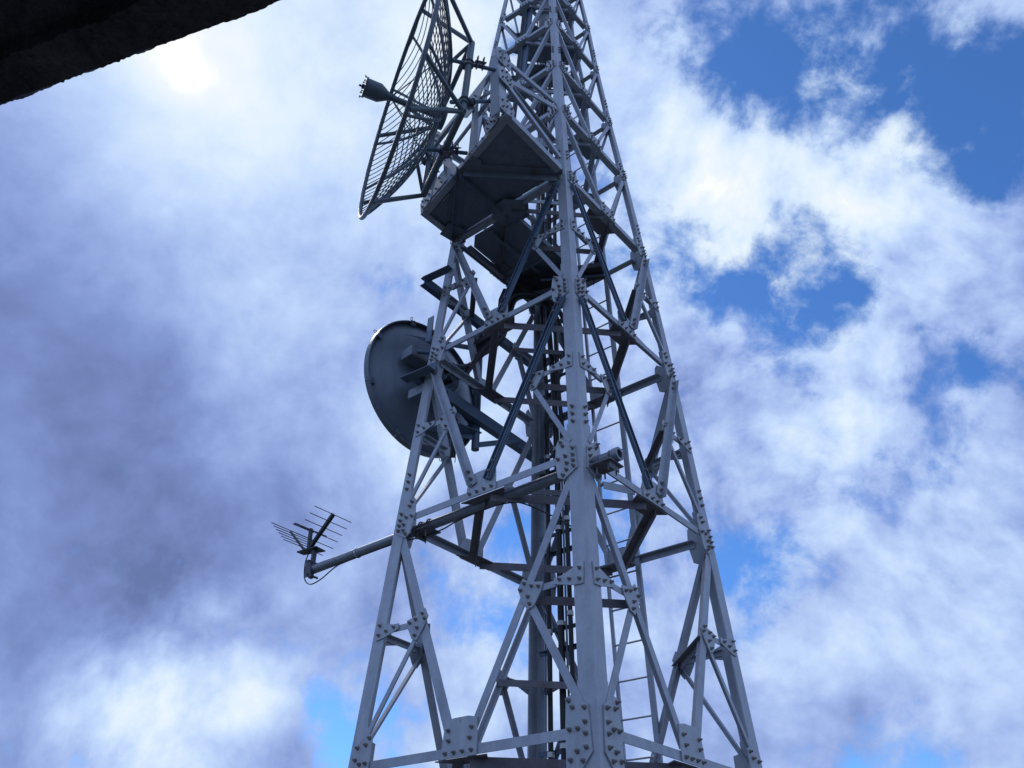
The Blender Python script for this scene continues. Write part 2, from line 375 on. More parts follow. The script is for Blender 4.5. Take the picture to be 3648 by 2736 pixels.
FACES = [('L', 'C'), ('C', 'R'), ('R', 'B'), ('B', 'L')]
def fnormal(a, b, i):
    n = (corner(b, ZL[i])-corner(a, ZL[i])).cross(corner(a, ZL[i+1])-corner(a, ZL[i])).normalized()
    mid = (corner(a, ZL[i])+corner(b, ZL[i]))/2
    return n if n.dot(V(mid.x, mid.y, 0)) > 0 else -n
ZUP = V(0, 0, 1)

def angle(mb, p, q, n, w, t, edge=1, off=0.0, outward=False, depth=None):
    """angle section p->q: one flange flat in the plane with normal n, the other along its upper or lower edge"""
    d = (q-p).normalized(); n = (n-d*n.dot(d)).normalized(); u = n.cross(d)
    if u.z < 0 or (abs(u.z) < 1e-6 and u.x < 0): u = -u
    depth = w if depth is None else depth
    e = edge*w/2; ei = edge*(w/2-t); s = 1 if outward else -1
    a0 = off; a1 = off-t if not outward else off+t
    far = off+s*depth
    pts = [(-e, a0), (e, a0), (e, far), (ei, far), (ei, a1), (-e, a1)]
    mb.profile(p, q, u, n, pts)

bolt_me = None
def bolt_mesh():
    mb = MB(); r = .024
    pr = lambda h, rr: [V(math.cos(k*math.pi/3)*rr, math.sin(k*math.pi/3)*rr, h) for k in range(6)]
    mb.prism(pr(0, r*1.25), pr(.006, r*1.25)); mb.prism(pr(.006, r), pr(.028, r))
    mb.tube([V(0, 0, .028), V(0, 0, .056)], .013, 8)
    return mb
BOLTS = []                                            # (position, normal, size, parent)
def add_bolt(p, n, sz, parent): BOLTS.append((Vector(p), n.normalized(), sz, parent))

tower = thing('lattice_tower', 'tall grey galvanised steel lattice tower bolted together, rising through the picture', 'tower', (0, 0, GZ))
T0 = Vector((0, 0, GZ))
def part(name, mb, mat, label=None): return mb.obj(name, M[mat], tower, T0, label)

def leg_w(i): return [.25, .235, .205, .185, .165, .15, .135, .125, .115, .105, .10][i]
for n in 'LCRB':
    mb = MB()
    nb = dict(L='CB', C='RL', R='BC', B='LR')[n]
    for i in range(len(ZL)-1):
        w = leg_w(i); t = .024 if i < 4 else .018
        for (za, zb, ww) in ((ZL[i]+.55 if i else ZL[0], ZL[i+1]+(.55 if i+2 < len(ZL) else 0), w),):
            def loop(z):
                h = corner(n, z); ea = (corner(nb[0], z)-h); eb = (corner(nb[1], z)-h); ea.z = eb.z = 0; ea.normalize(); eb.normalize()
                return [h, h+ea*ww, h+ea*ww+eb*t, h+ea*t+eb*t, h+ea*t+eb*ww, h+eb*ww]
            zs = [za]+([ZL[i+1]] if za < ZL[i+1] < zb else [])+[zb]
            for z0, z1 in zip(zs[:-1], zs[1:]): mb.prism(loop(z0), loop(z1), caps=True)
    o = part('leg', mb, 'leg')
    if n in 'CLR':
        for i in (2, 4, 6, 7):                        # splice bolts on the leg flanges
            for f, (a, b) in enumerate(FACES):
                if n not in (a, b): continue
                o2 = b if a == n else a; nn = fnormal(a, b, i)
                for k in range(3):
                    z = ZL[i]+.52+.11*k if i > 2 else ZL[i]+.56+.13*k
                    h = corner(n, z); e = (corner(o2, z)-h); e.z = 0; e.normalize()
                    for s_ in ((.12,) if i < 4 else (.09,)): add_bolt(h+e*s_+nn*.002, nn, 1.0 if i < 4 else .8, o)

for fi, (a, b) in enumerate(FACES):
    for i in range(len(ZL)):
        ip = min(i, len(ZL)-2); n = fnormal(a, b, ip); nlow = fnormal(a, b, max(ip-1, 0))
        n_ = ((n+nlow)/2).normalized()
        g = [1.0, 1.0, 1.0, .92, .82, .72, .66, .60, .52, .46, .40, .35][i]   # plate scale
        ca, cb = corner(a, ZL[i]), corner(b, ZL[i]); w = WL[i]; e = (cb-ca)/w; mid = (ca+cb)/2
        def FP(leg, s, v, off=0.0):
            z = ZL[i]+v; h = corner(leg, z); oth = corner(b if leg == a else a, z); d = (oth-h); d.normalize(); return h+d*s+n_*off
        def MP(s, v, off=0.0):
            z = ZL[i]+v; h = (corner(a, z)+corner(b, z))/2; return h+e*s+n_*off
        # horizontal
        hw = (.115 if i < 4 else .13)*(1 if i < 6 else .85)
        mb = MB(); angle(mb, ca+e*(.31*g), cb-e*(.31*g), n_, hw, .014, 1 if i < 4 else -1, -.003)
        part('horizontal_beam', mb, 'brace')
        # gusset plates at the legs
        tall = i <= 3
        shape = [(.105, .145), (.347, .34), (.40, .275), (.44, .02), (.40, -.285), (.30, -.34), (.078, -.215)]
        bl = [(.135, .10), (.135, -.01), (.135, -.10), (.135, -.185), (.26, .01), (.385, .0), (.33, .26), (.30, .19), (.25, -.21), (.31, -.28), (.24, -.11)]
        if i == 1:
            shape = [(.105, .27), (.31, .40), (.40, .38), (.42, .02), (.42, -.36), (.22, -.38), (.08, -.22)]
            bl = [(.15, .24), (.15, .09), (.15, -.03), (.15, -.17), (.25, .03), (.36, .03), (.36, .34), (.31, .26), (.27, -.2), (.36, -.28), (.2, -.3)]
        for leg in (a, b):
            gg = g*(1.0 if i < 4 else 1.02)
            mb = MB(); mb.plate([FP(leg, s*gg, v*gg, .004) for s, v in shape], n_, .018)
            go = part('gusset_plate', mb, 'plate')
            bset = bl if i < 7 else bl[::2]
            for s, v in bset: add_bolt(FP(leg, s*gg, v*gg, .022), n_, 1.0 if i < 4 else .85 if i < 6 else .7, go)
        # joint plate in mid span
        if i < len(ZL)-1:
            up_ = .30 if i != 1 else .36
            jshape = [(-.29, -.07), (.29, -.07), (.26, up_), (.12, up_+.03), (-.12, up_+.03), (-.26, up_)]
            mb = MB(); mb.plate([MP(s*g, v*g, .004) for s, v in jshape], n_, .016); jo = part('joint_plate', mb, 'plate')
            jb = [(-.21, -.01), (-.07, -.01), (.07, -.01), (.21, -.01), (-.17, .13), (.17, .13), (-.19, .25), (.19, .25)]
            for s, v in (jb if i < 7 else jb[:4]): add_bolt(MP(s*g, v*g, .02), n_, .95 if i < 4 else .8 if i < 6 else .66, jo)
            # flat corner plate joining the ring beams
            inn = -V(n_.x, n_.y, 0).normalized(); h0 = mid+V(0, 0, -.065*g)+inn*.02
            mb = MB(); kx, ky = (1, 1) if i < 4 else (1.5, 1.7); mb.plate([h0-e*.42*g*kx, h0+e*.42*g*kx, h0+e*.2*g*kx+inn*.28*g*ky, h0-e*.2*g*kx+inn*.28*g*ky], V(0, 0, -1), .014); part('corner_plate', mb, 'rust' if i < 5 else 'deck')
        # diagonals: from each leg at the upper level down to this level's mid joint
        if i < len(ZL)-1:
            nf = fnormal(a, b, i); M0 = mid+n_*0
            for leg in (a, b):
                top = corner(leg, ZL[i+1]); oth = corner(b if leg == a else a, ZL[i+1]); ed = (oth-top).normalized()
                p = top+ed*(.10*g)+V(0, 0, -.12*g); sgn = -1 if leg == a else 1
                q = M0+e*(sgn*.13*g)+V(0, 0, .10*g)
                dvec = (q-p).normalized(); mb = MB(); lab = None; mat = 'brace'
                front = i in (2, 3)
                if front:
                    wd = .14 if i == 2 else .13
                    nf2 = (nf-dvec*nf.dot(dvec)).normalized(); u = nf2.cross(dvec); u = u if u.z > 0 else -u
                    pp, qq = p+dvec*.16, q-dvec*.02
                    if leg == 'C':                    # channel with its flanges standing out
                        mat = 'dark'
                        mb.profile(pp, qq, u, nf2, [(-wd/2, .078), (-wd/2, .026), (wd/2, .026), (wd/2, .078), (wd/2-.014, .078), (wd/2-.014, .04), (.012, .04), (.012, .062), (-.012, .062), (-.012, .04), (-wd/2+.014, .04), (-wd/2+.014, .078)])
                        lab = 'dark channel brace with standing flanges'
                    else:
                        angle(mb, pp, qq, nf, wd*.95, .016, -1, .026, True, .09)
                else:
                    wd = (.15, .15, 0, 0, .085, .08, .075, .07, .06, .055, .05)[i]*(.78 if i == 1 and leg == 'C' else .58 if i == 1 and leg == 'B' else 1)
                    angle(mb, p+dvec*.05, q, nf, wd, .014 if i < 4 else .01, 1 if i < 4 and leg == 'C' else -1, -.004)
                do = part('diagonal_brace', mb, mat, lab)
                if front:
                    for k in (0, 1):
                        for base_, sg in ((p+dvec*.3, 1), (q-dvec*.14, -1)): add_bolt(base_+dvec*(.16*k*sg)+nf*(.04), nf, 1.1, do)
                # secondary bracing in the tall lower panels
                if i <= 3:
                    fr = .50; Tl = top; nodep = M0+(Tl-M0)*fr; zn = nodep.z
                    lp = corner(leg, zn+.02); ed2 = (nodep-lp); ed2.z = 0; L2 = ed2.length; ed2.normalize()
                    o_ = .004
                    upv = (Tl-M0).normalized()
                    side = ed2                         # towards mid span
                    def NP(s, v, off=o_): return nodep+side*s+V(0, 0, v)+nf*off-V(0, 0, 0)
                    k_ = [1, 1, .95, .9][i]
                    pl = [(-.31, .07), (-.08, .12), (.02, .19), (.10, .06), (.03, -.10), (-.07, -.25), (-.17, -.22), (-.27, -.06)]
                    def slant(s, v): return corner_shift(nodep, s*k_, v*k_)
                    def corner_shift(o0, s, v):        # stay in the sloping face plane
                        q0 = o0+side*s+V(0, 0, v); return q0+nf*(-(q0-o0).dot(nf))
                    mb = MB(); mb.plate([slant(s, v)+nf*o_ for s, v in pl], nf, .016); bo = part('brace_plate', mb, 'plate')
                    for s, v in ((-.24, .02), (-.13, .05), (-.01, .11), (.045, .03), (-.08, -.08), (-.11, -.18)): add_bolt(slant(s, v)+nf*(o_+.016), nf, .9, bo)
                    mb = MB(); angle(mb, lp+ed2*.22-nf*.002, nodep-ed2*.14-nf*.002, nf, .085, .012, 1, -.003); part('short_strut', mb, 'brace')
                    tp = [(.075, .17), (.075, -.12), (.22, -.11), (.52, -.03), (.52, .05), (.40, .06)]
                    mb = MB(); mb.plate([corner_shift(lp, s*k_, v*k_)+nf*.004 for s, v in tp], nf, .014); to = part('tie_plate', mb, 'plate')
                    for s, v in ((.13, .09), (.13, -.05), (.28, -.02), (.43, .01)): add_bolt(corner_shift(lp, s*k_, v*k_)+nf*.018, nf, .9, to)
                    bot = corner(leg, ZL[i]); ed3 = (M0-bot).normalized()
                    b0 = bot+ed3*.2+V(0, 0, .24)
                    mb = MB(); angle(mb, b0, nodep+(b0-nodep).normalized()*.12, nf, .105 if leg == 'C' and i < 2 else .075, .012, -1 if leg == 'C' else 1, -.004); part('secondary_brace', mb, 'brace')
# ring beams between the mid joints, and ties round each leg
for i in range(len(ZL)-1):
    mids = [(corner(a, ZL[i])+corner(b, ZL[i]))/2 for a, b in FACES]
    g = 1 if i < 4 else .8
    for k in range(4):
        p, q = mids[k], mids[(k+1) % 4]; d = (q-p).normalized(); mb = MB()
        angle(mb, p+d*.13*g+V(0, 0, -.062*g), q-d*.13*g+V(0, 0, -.062*g), V(0, 0, 1), .13*g, .014, 1, 0)
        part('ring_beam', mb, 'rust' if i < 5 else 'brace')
    if i <= 3:
        for k, n in enumerate('CRBL'):
            fa = [f for f in FACES if n in f]; pts = []
            for a, b in fa:
                m0 = (corner(a, ZL[i])+corner(b, ZL[i]))/2; pts.append(m0+(corner(n, ZL[i+1])-m0)*.5)
            p, q = pts; d = (q-p).normalized(); mb = MB(); inn = V(-corner(n, 0).x, -corner(n, 0).y, 0).normalized()
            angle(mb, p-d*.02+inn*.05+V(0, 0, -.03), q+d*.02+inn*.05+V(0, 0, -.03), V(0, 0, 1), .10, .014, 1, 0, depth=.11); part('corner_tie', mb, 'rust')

# bolts: the hundred largest in view as pieces of their own plates, the rest as one part
bm_ = bolt_mesh(); bme = bm_.mesh('bolt', M['bolt'])
def bmat(p, n, sz): return Matrix.Translation(p) @ n.to_track_quat('Z', 'Y').to_matrix().to_4x4() @ Matrix.Rotation(random.random()*6, 4, 'Z') @ Matrix.Scale(sz, 4)
def inview(p):
    d = p-CAM; z = d.dot(fw); return z > 0 and abs(d.dot(rt)/z) < .627*.98 and abs(d.dot(up)/z) < .47*.98
vis = sorted([b for b in BOLTS if inview(b[0]) and b[1].dot(CAM-b[0]) > 0], key=lambda b: (b[0]-CAM).length/b[2])
chosen = set(id(b) for b in vis[:100])
for b in vis[:100]:
    p, n, sz, par = b; o = bpy.data.objects.new('bolt', bme); COL.objects.link(o); o.parent = par
    mm = bmat(p-ORG[par.name], n, sz); mm.translation *= S; o.matrix_local = mm
mb = MB()
for b in BOLTS:
    if id(b) in chosen: continue
    if b[1].dot(CAM-b[0]) < -4 and b[0].z < 0: continue
    mm = bmat(b[0], b[1], b[2]); o0 = len(mb.v)
    mb.v += [mm @ v for v in bm_.v]; mb.f += [[o0+i for i in f] for f in bm_.f]; mb.sm += bm_.sm
o = part('bolts', mb, 'bolt'); o['kind'] = 'stuff'

# ---------------------------------------------------------------- ground, footings, roof over the viewer
mb = MB(); G = 1500; N_ = 24
gv = [V(-G+2*G*i/N_, -G+2*G*j/N_, GZ-.02) for j in range(N_+1) for i in range(N_+1)]
mb.add(gv, [[j*(N_+1)+i, j*(N_+1)+i+1, (j+1)*(N_+1)+i+1, (j+1)*(N_+1)+i] for j in range(N_) for i in range(N_)])
tag(mb.obj('ground', M['ground']), kind='structure')

EE = V(.956, -.293, 0).normalized(); EN = V(-.293, -.956, 0).normalized(); E0 = V(-.8645, -10.5525, .60)
bld = thing('concrete_building', 'dark weathered concrete roof eave jutting into the upper left corner', 'building', E0+EN*2.6+V(0, 0, GZ-.6))
mb = MB(); JX = .75; rnd = random.Random(3); st = .012; n0, n1_ = -360, 420
def rough(i, sd):
    x = i*st; return sum(a*math.sin(x*f+sd*k*1.7) for k, (a, f) in enumerate([(.004, 3.1), (.003, 9.7), (.0022, 23.0), (.0018, 57.0)], 1))
cols = []
for i in range(n0, n1_+1):
    p = E0+EE*(i*st); j1 = rough(i, 1)+rnd.uniform(-.0022, .0022)+(.012*max(0, rnd.random()-.93)/.07 if rnd.random() < .3 else 0); j2 = rough(i, 5)*1.5+rnd.uniform(-.003, .003)
    x_ = i*st; jg = .022*max(0, 1-abs(x_+JX)/.02)
    cols.append([p+EN*.0+V(0, 0, .36)+EN*rough(i, 9), p+EN*(.012+j1)+V(0, 0, .02), p+EN*(.018-j1*.8)+V(0, 0, 0), p+EN*.09+V(0, 0, j2*.5+jg), p+EN*(.165+j2)+V(0, 0, jg), p+EN*(.185+j2)+V(0, 0, .07), p+EN*.30+V(0, 0, .08), p+EN*3.2+V(0, 0, .08), p+EN*3.2+V(0, 0, .36)])
nr = len(cols[0]); vs = [v for c in cols for v in c]; fs = []
for i in range(len(cols)-1):
    for k in range(nr): fs.append([i*nr+k, i*nr+(k+1) % nr, (i+1)*nr+(k+1) % nr, (i+1)*nr+k])
fs += [list(range(nr)), [(len(cols)-1)*nr+k for k in range(nr)][::-1]]
mb.add(vs, fs); mb.obj('roof_slab', M['conc'], bld, ORG[bld.name])
mb = MB(); a0 = E0+EE*(n0*st+.2)+EN*2.45; a1 = E0+EE*(n1_*st-.2)+EN*2.45
zt = .68-.003
mb.prism([V(a0.x, a0.y, GZ-.1), V(a1.x, a1.y, GZ-.1), V(*(a1+EN*.4).xy, GZ-.1), V(*(a0+EN*.4).xy, GZ-.1)], [V(a0.x, a0.y, zt), V(a1.x, a1.y, zt), V(*(a1+EN*.4).xy, zt), V(*(a0+EN*.4).xy, zt)])
mb.obj('wall', M['wall'], bld, ORG[bld.name])

# ---------------------------------------------------------------- side platform at the fourth level
Z3 = 9.819
pf = thing('service_platform', 'dark steel service platform jutting from the left side of the tower below the grid dish', 'platform', P(0, -2.2, Z3))
pfo = ORG[pf.name]
def pp(name, mb, mat, label=None): return mb.obj(name, M[mat], pf, pfo, label)
A0, D0 = P(-1.38, -3.05, Z3), P(1.41, -2.32, Z3); L3, C3 = P(1.385, -1.385, Z3), P(-1.385, -1.385, Z3)
Mp = (A0+D0)/2; MLC = (L3+C3)/2; dn = V(0, 0, 1)
def inset(pts, k):
    c = sum(pts, V(0, 0, 0))/len(pts); return [p+(c-p).normalized()*k for p in pts]
for pts in ([A0, C3, Mp], [Mp, C3, MLC], [Mp, MLC, L3], [Mp, L3, D0]):
    q = inset(pts, .07); mb = MB()
    # clipped corners leave the small gaps at the joints
    cl_ = []
    for k in range(3):
        a_, b_, c_ = q[k-1], q[k], q[(k+1) % 3]; cl_ += [b_+(a_-b_).normalized()*.12, b_+(c_-b_).normalized()*.12]
    mb.plate([p+V(0, 0, .02) for p in cl_], dn, .012); pp('deck_plate', mb, 'deck')
def beam(p, q, w=.15, name='deck_beam', mat='deck', zo=-.02, up_=1):
    d = (q-p).normalized(); mb = MB(); angle(mb, p+d*.05+V(0, 0, zo), q-d*.05+V(0, 0, zo), V(0, 0, 1), w, .014, up_, 0); pp(name, mb, mat)
    return d
OUT = V(0, 0, 1).cross((D0-A0).normalized()); OUT = OUT if OUT.dot(-dCR) > 0 else -OUT
def edge(p, q, nn, name='edge_beam'):
    mb = MB(); d = (q-p).normalized(); angle(mb, p, q, nn, .13, .014, -1, .0); pp(name, mb, 'brace')
edge(A0+V(0, 0, .03), D0+V(0, 0, .03), OUT); edge(A0+V(0, 0, .028), C3+V(0, 0, .028)+dCR*-.1, -dCL); edge(D0+V(0, 0, .026), L3+V(0, 0, .026)+dCR*-.1, dCL)
for p, q in ((Mp, C3), (Mp, MLC), (Mp, L3)): beam(p, q, .16, up_=-1)
eo = (D0-A0).normalized(); ei = -OUT
for c, sh in ((Mp, [(-.34, .03), (.30, .03), (.36, .16), (.12, .42), (-.16, .40), (-.36, .2)]), (L3-eo*.06, [(-.30, -.36), (.06, -.34), (.10, .12), (-.06, .20), (-.34, .0)])):
    mb = MB(); mb.plate([c+eo*a+ei*b+V(0, 0, -.05) for a, b in sh], dn, .012); pp('joint_plate', mb, 'deck')
mb = MB(); mb.plate([MLC+x+V(0, 0, -.10) for x in (dCL*.36+dCR*-.02, dCL*.16+dCR*-.26, dCL*-.16+dCR*-.26, dCL*-.38+dCR*-.02, dCL*-.30+dCR*.22, dCL*-.1+dCR*.34, dCL*.26+dCR*.26)], dn, .014); pp('joint_plate', mb, 'deck')
# frame above the platform, carrying the dish
TZ = 11.66
Atop, Dtop = P(-1.17, -3.0, TZ), P(1.21, -2.38, TZ)
Abase, Dbase = P(-1.3, -3.03, Z3+.03), P(1.2, -2.375, Z3+.03)
A2b, A2t = P(-.98, -2.95, Z3+.03), P(-.93, -2.93, TZ+.06)
D2b, D2t = P(.79, -2.27, Z3+.03), P(.93, -2.3, TZ)
def strut(p, q, nn, w=.12, mat='brace', name='strut', ed=1, label=None):
    mb = MB(); angle(mb, p, q, nn, w, .014, ed, 0); return pp(name, mb, mat, label)
strut(Abase, Atop, -dCL, .20, 'leg', 'post'); strut(A2b, A2t, OUT, .22, 'leg', 'post', -1)
strut(Dbase, Dtop, OUT, .14, 'brace', 'post'); strut(D2b, D2t, OUT, .13, 'brace', 'post')
Mt = P(-.275, -2.76, 11.5); strut(Mt, P(-.36, -2.79, Z3+.05), OUT, .085, 'brace', 'post')
strut(Atop+V(0, 0, -.08)+OUT*.03, Dtop+V(0, 0, -.1)+OUT*.03, OUT, .12, 'brace', 'rail')
strut(Mt+V(0, 0, -.1)-OUT*.03, Abase+V(0, 0, 1.0)-OUT*.03, OUT, .07, 'brace', 'rail')
strut(Mp+(D0-Mp)*.15+V(0, 0, .1)-OUT*.04, Dtop+V(0, 0, -.2)-OUT*.04, OUT, .12, 'brace', 'strut'); strut(Mp+(A0-Mp)*.15+V(0, 0, .1)-OUT*.04, Mt+V(0, 0, -.15)-OUT*.03, OUT, .10, 'brace', 'strut')
C4, L4 = corner('C', 12.121), corner('L', 12.121); off_ = -dCL*.03
strut(Atop+off_, C4+off_+V(0, 0, -.12)+dCR*-.18, -dCL, .10); strut(P(-1.24, -3.01, 10.95)+off_, C4+off_+V(0, 0, -.28)+dCR*-.18, -dCL, .10, 'brace')
strut(P(-1.26, -3.02, 10.85)+off_, C3+off_+V(0, 0, .25)+dCR*-.16, -dCL, .10)
ol = dCL*.03
strut(Dtop+ol, L4+ol+V(0, 0, -.1)+dCR*-.15, dCL, .1); strut(P(1.2, -2.38, 10.8)+ol, L3+ol+V(0, 0, .25)+dCR*-.1, dCL, .09)
strut(P(-1.22, -3.0, 11.05)+dCR*.06, P(1.2, -2.3, 11.05)+dCR*.06, OUT, .075, 'brace', 'rail')
strut(P(-1.2, -2.95, 11.0), C4+V(0, 0, -1.0)+dCL*.2, dCR*-1, .08, 'brace', 'rail')
def gplate(c, nn, ex, ey, sh, bolts, sc=1.0):
    mb = MB(); mb.plate([c+ex*a*sc+ey*b*sc for a, b in sh], nn, .016); go = pp('gusset_plate', mb, 'plate')
    for a, b in bolts:
        mm = bmat(c+ex*a*sc+ey*b*sc+nn*.016-pfo, nn, .8); mm.translation *= S
        o = bpy.data.objects.new('bolt', bme); COL.objects.link(o); o.parent = go; o.matrix_local = mm
ex = (D0-A0).normalized()
sq = [(-.2, -.24), (.2, -.24), (.26, .05), (.12, .24), (-.12, .24), (-.26, .05)]; sb = [(-.12, -.15), (.12, -.15), (-.14, .04), (.14, .04), (0, .15), (0, -.04)]
gplate(Atop+OUT*.01+ex*.12, OUT, ex, ZUP, sq, sb); gplate(Atop+off_*1.6+V(0, 0, -.06), -dCL, dCR, ZUP, sq, sb, .9)
gplate(P(-1.24, -3.0, 10.95)+off_*1.6, -dCL, dCR, ZUP, sq, sb, .85)
gplate(A2b+OUT*.01+V(0, 0, .16), OUT, ex, ZUP, sq, sb, .85); gplate(Abase+off_*1.6+V(0, 0, .18), -dCL, dCR, ZUP, sq, sb, .85)
gplate(Dbase+OUT*.01+V(0, 0, .16), OUT, ex, ZUP, sq, sb, .85); gplate(D2b+OUT*.012+V(0, 0, .16), OUT, ex, ZUP, sq, sb, .8); gplate(Dtop+OUT*.012-ex*.12, OUT, ex, ZUP, sq, sb, .8)
gplate(Mt+OUT*.02, OUT, ex, ZUP, [(-.36, -.02), (.30, .16), (.40, -.02), (.12, -.34), (-.12, -.36)], [(-.1, -.1), (.1, -.1)], 1.35)
gplate(Mp+V(0, 0, .25)+OUT*.004+ex*.75, OUT, ex, ZUP, [(-.3, -.2), (.3, -.2), (.12, .22), (-.12, .22)], [(-.1, -.1), (.1, -.1), (0, .1)])
for p, q in ((A0, D0),):
    mb = MB()
    for k in range(14):
        c = p+(q-p)*((k+.5)/14)+V(0, 0, .03)+OUT*.002; mm = bmat(c, OUT, .7); o0 = len(mb.v); mb.v += [mm @ v for v in bm_.v]; mb.f += [[o0+i for i in f] for f in bm_.f]; mb.sm += bm_.sm
    o = pp('edge_bolts', mb, 'bolt'); o['kind'] = 'stuff'

# floor inside the tower at the same level (left half) and a smaller one higher up
fl = thing('tower_floor', 'dark steel floor inside the left half of the tower, level with the service platform', 'platform', P(.65, 0, Z3)); flo = ORG[fl.name]
z = Z3-.02
for q in ([(.0, -1.22), (.98, -1.22), (1.2, -1.0), (1.2, -.02), (.0, -.02)], [(.0, .02), (1.2, .02), (1.2, 1.22), (.12, 1.22), (.0, 1.1)]):
    mb = MB(); mb.plate([P(a, b, z) for a, b in q], dn, .012); mb.obj('deck_plate', M['deck'], fl, flo)
for a_, b_ in ((P(-.02, -1.1, z-.03), P(-.02, 1.2, z-.03)), (P(.63, -1.15, z-.03), P(.63, 1.25, z-.03)), (P(1.25, -1.1, z-.03), P(1.25, 1.2, z-.03)), (P(0, -.015, z-.06), P(1.2, -.015, z-.06))):
    mb = MB(); angle(mb, a_, b_, ZUP, .12, .014, 1, 0); mb.obj('deck_beam', M['deck'], fl, flo)
mb = MB(); mb.box(P(1.36, -1.2, z-.02), P(1.36, 1.2, z-.02), ZUP, .12, .014); mb.obj('edge_beam', M['rust'], fl, flo)
mb = MB()
for k in range(22):
    mm = bmat(P(1.372, -1.1+2.2*k/21, z-.02), dCL, .8); o0 = len(mb.v); mb.v += [mm @ v for v in bm_.v]; mb.f += [[o0+i for i in f] for f in bm_.f]; mb.sm += bm_.sm
o = mb.obj('edge_bolts', M['bolt'], fl, flo); o['kind'] = 'stuff'
z6 = 15.961+.03
f2 = thing('upper_floor', 'small dark steel floor high inside the tower under the tubular mast', 'platform', P(0, 0, z6)); f2o = ORG[f2.name]
for q in ([(-.86, -.1), (-.1, -.86), (.32, -.42), (-.42, .32)], [(-.38, .36), (.36, -.38), (.8, .06), (.06, .8)], [(-.86, .0), (-.46, .36), (-.1, .8), (-.5, .5)]):
    mb = MB(); mb.plate([P(a*.98, b*.98, z6) for a, b in q], dn, .012); mb.obj('deck_plate', M['deck'], f2, f2o)
for a_, b_ in ((P(-.5, -.5, z6-.04), P(.5, .5, z6-.04)), (P(-.88, 0, z6-.055), P(.88, 0, z6-.055))):
    mb = MB(); angle(mb, a_, b_, ZUP, .12, .014, 1, 0); mb.obj('deck_beam', M['deck'], f2, f2o)

for hz, kk in ((17.72+.03, .83), (19.32+.03, .68)):
    for q in ([(-.80, .02), (-.42, -.36), (-.2, -.14), (-.2, .1), (-.58, .3)], [(.30, -.38), (.78, .04), (.42, .36), (.2, .14)]):
        mb = MB(); mb.plate([P(a*kk, b*kk, hz) for a, b in q], dn, .012); mb.obj('deck_plate', M['deck'], f2, f2o)

# ---------------------------------------------------------------- grid dish
gn = V(-.8898, -.4551, .035).normalized(); ge1 = gn.cross(ZUP).normalized(); ge2 = ge1.cross(gn)
gr = 2.237; gc = V(-2.748, -2.855, 10.837); gd = .35
gt = thing('grid_dish_antenna', 'large round grey wire grid dish antenna with a feed horn on an arm', 'antenna', gc-gn*gr*.41); gto = ORG[gt.name]
def gp(x, y, d=None):                                   # point of the dish, x,y in radii; d metres behind the rim plane
    if d is None: d = gd*(1-(x*x+y*y))
    return gc+ge1*(x*gr)+ge2*(y*gr)-gn*(d*gr)
mb = MB(); mb.ring(gc, ge1, ge2, gr, .042, 96, 10); mb.obj('rim', M['grid'], gt, gto)
NR = 35
for k in range(NR):
    y = -1+2*(k+.5)/NR; xm = math.sqrt(1-y*y)*.995; n = max(6, int(26*xm)); mb = MB()
    mb.tube([gp(-xm+2*xm*i/n, y) for i in range(n+1)], .0095, 5, False); mb.obj('grid_rod', M['grid'], gt, gto)
for k in range(12):
    a = R(30*k+28-30); mb = MB(); pts = [gp(math.cos(a)*t, math.sin(a)*t, gd*(1-t*t)+.012) for t in [.07+.93*i/14 for i in range(15)]]
    mb.tube(pts, .028, 8); mb.obj('rib', M['grid'], gt, gto)
mb = MB(); mb.ring(gc-gn*gr*(gd*.75+.012), ge1, ge2, gr*.5, .012, 72, 6); mb.obj('inner_ring', M['grid'], gt, gto)
mb = MB(); mb.lathe(gp(0, 0, gd+.03), gn, [(0, -.06), (.22, -.06), (.22, .03), (.12, .05), (0, .05)], 28, False); mb.obj('hub', M['grid'], gt, gto)
mb = MB(); mb.tube([gp(0, 0, gd+.02), gp(0, 0, -.06)], .058, 14); mb.obj('feed_arm', M['grid'], gt, gto)
fd = gp(0, 0, 0)
mb = MB(); h = gr
mb.lathe(fd, gn, [(0, .05*h), (.062, .05*h), (.062, .07*h), (.165, .155*h), (.17, .162*h), (.172, .275*h), (.185, .277*h), (.185, .286*h), (.15, .288*h), (0, .288*h)], 36); fo = mb.obj('feed_horn', M['grid'], gt, gto)
mb = MB(); mb.lathe(fd, gn, [(0, .289*h), (.045, .289*h), (.045, .308*h), (.02, .308*h), (.02, .33*h), (0, .33*h)], 14, False); sub(fo, 'connector', mb, M['black'])
for k in range(6):
    mb = MB(); a = k*math.pi/3+.3; c = fd+(ge1*math.cos(a)+ge2*math.sin(a))*.178+gn*.27*h; mb.tube([c, c+gn*.035*h], .012, 6); mb.tube([c+gn*.03*h, c+gn*.03*h+(c-fd-gn*.27*h).normalized()*.03], .01, 6); sub(fo, 'screw', mb, M['bolt'])
for k in range(3):
    a = R(30+120*k); mb = MB(); mb.tube([gp(math.cos(a)*.5, math.sin(a)*.5, gd*.75), gp(.02*math.cos(a), .02*math.sin(a), -.05)], .012, 6); mb.obj('stay_rod', M['grid'], gt, gto)
BD = .43; bq = .46; nodes = [(-bq, bq), (-bq, -bq), (bq, -bq), (bq, bq)]
for k in range(4):
    p, q = nodes[k], nodes[(k+1) % 4]; mb = MB(); mb.tube([gp(*p, BD), gp(*q, BD)], .062 if k < 2 else .05, 12); mb.obj('back_frame_tube', M['grid'], gt, gto)
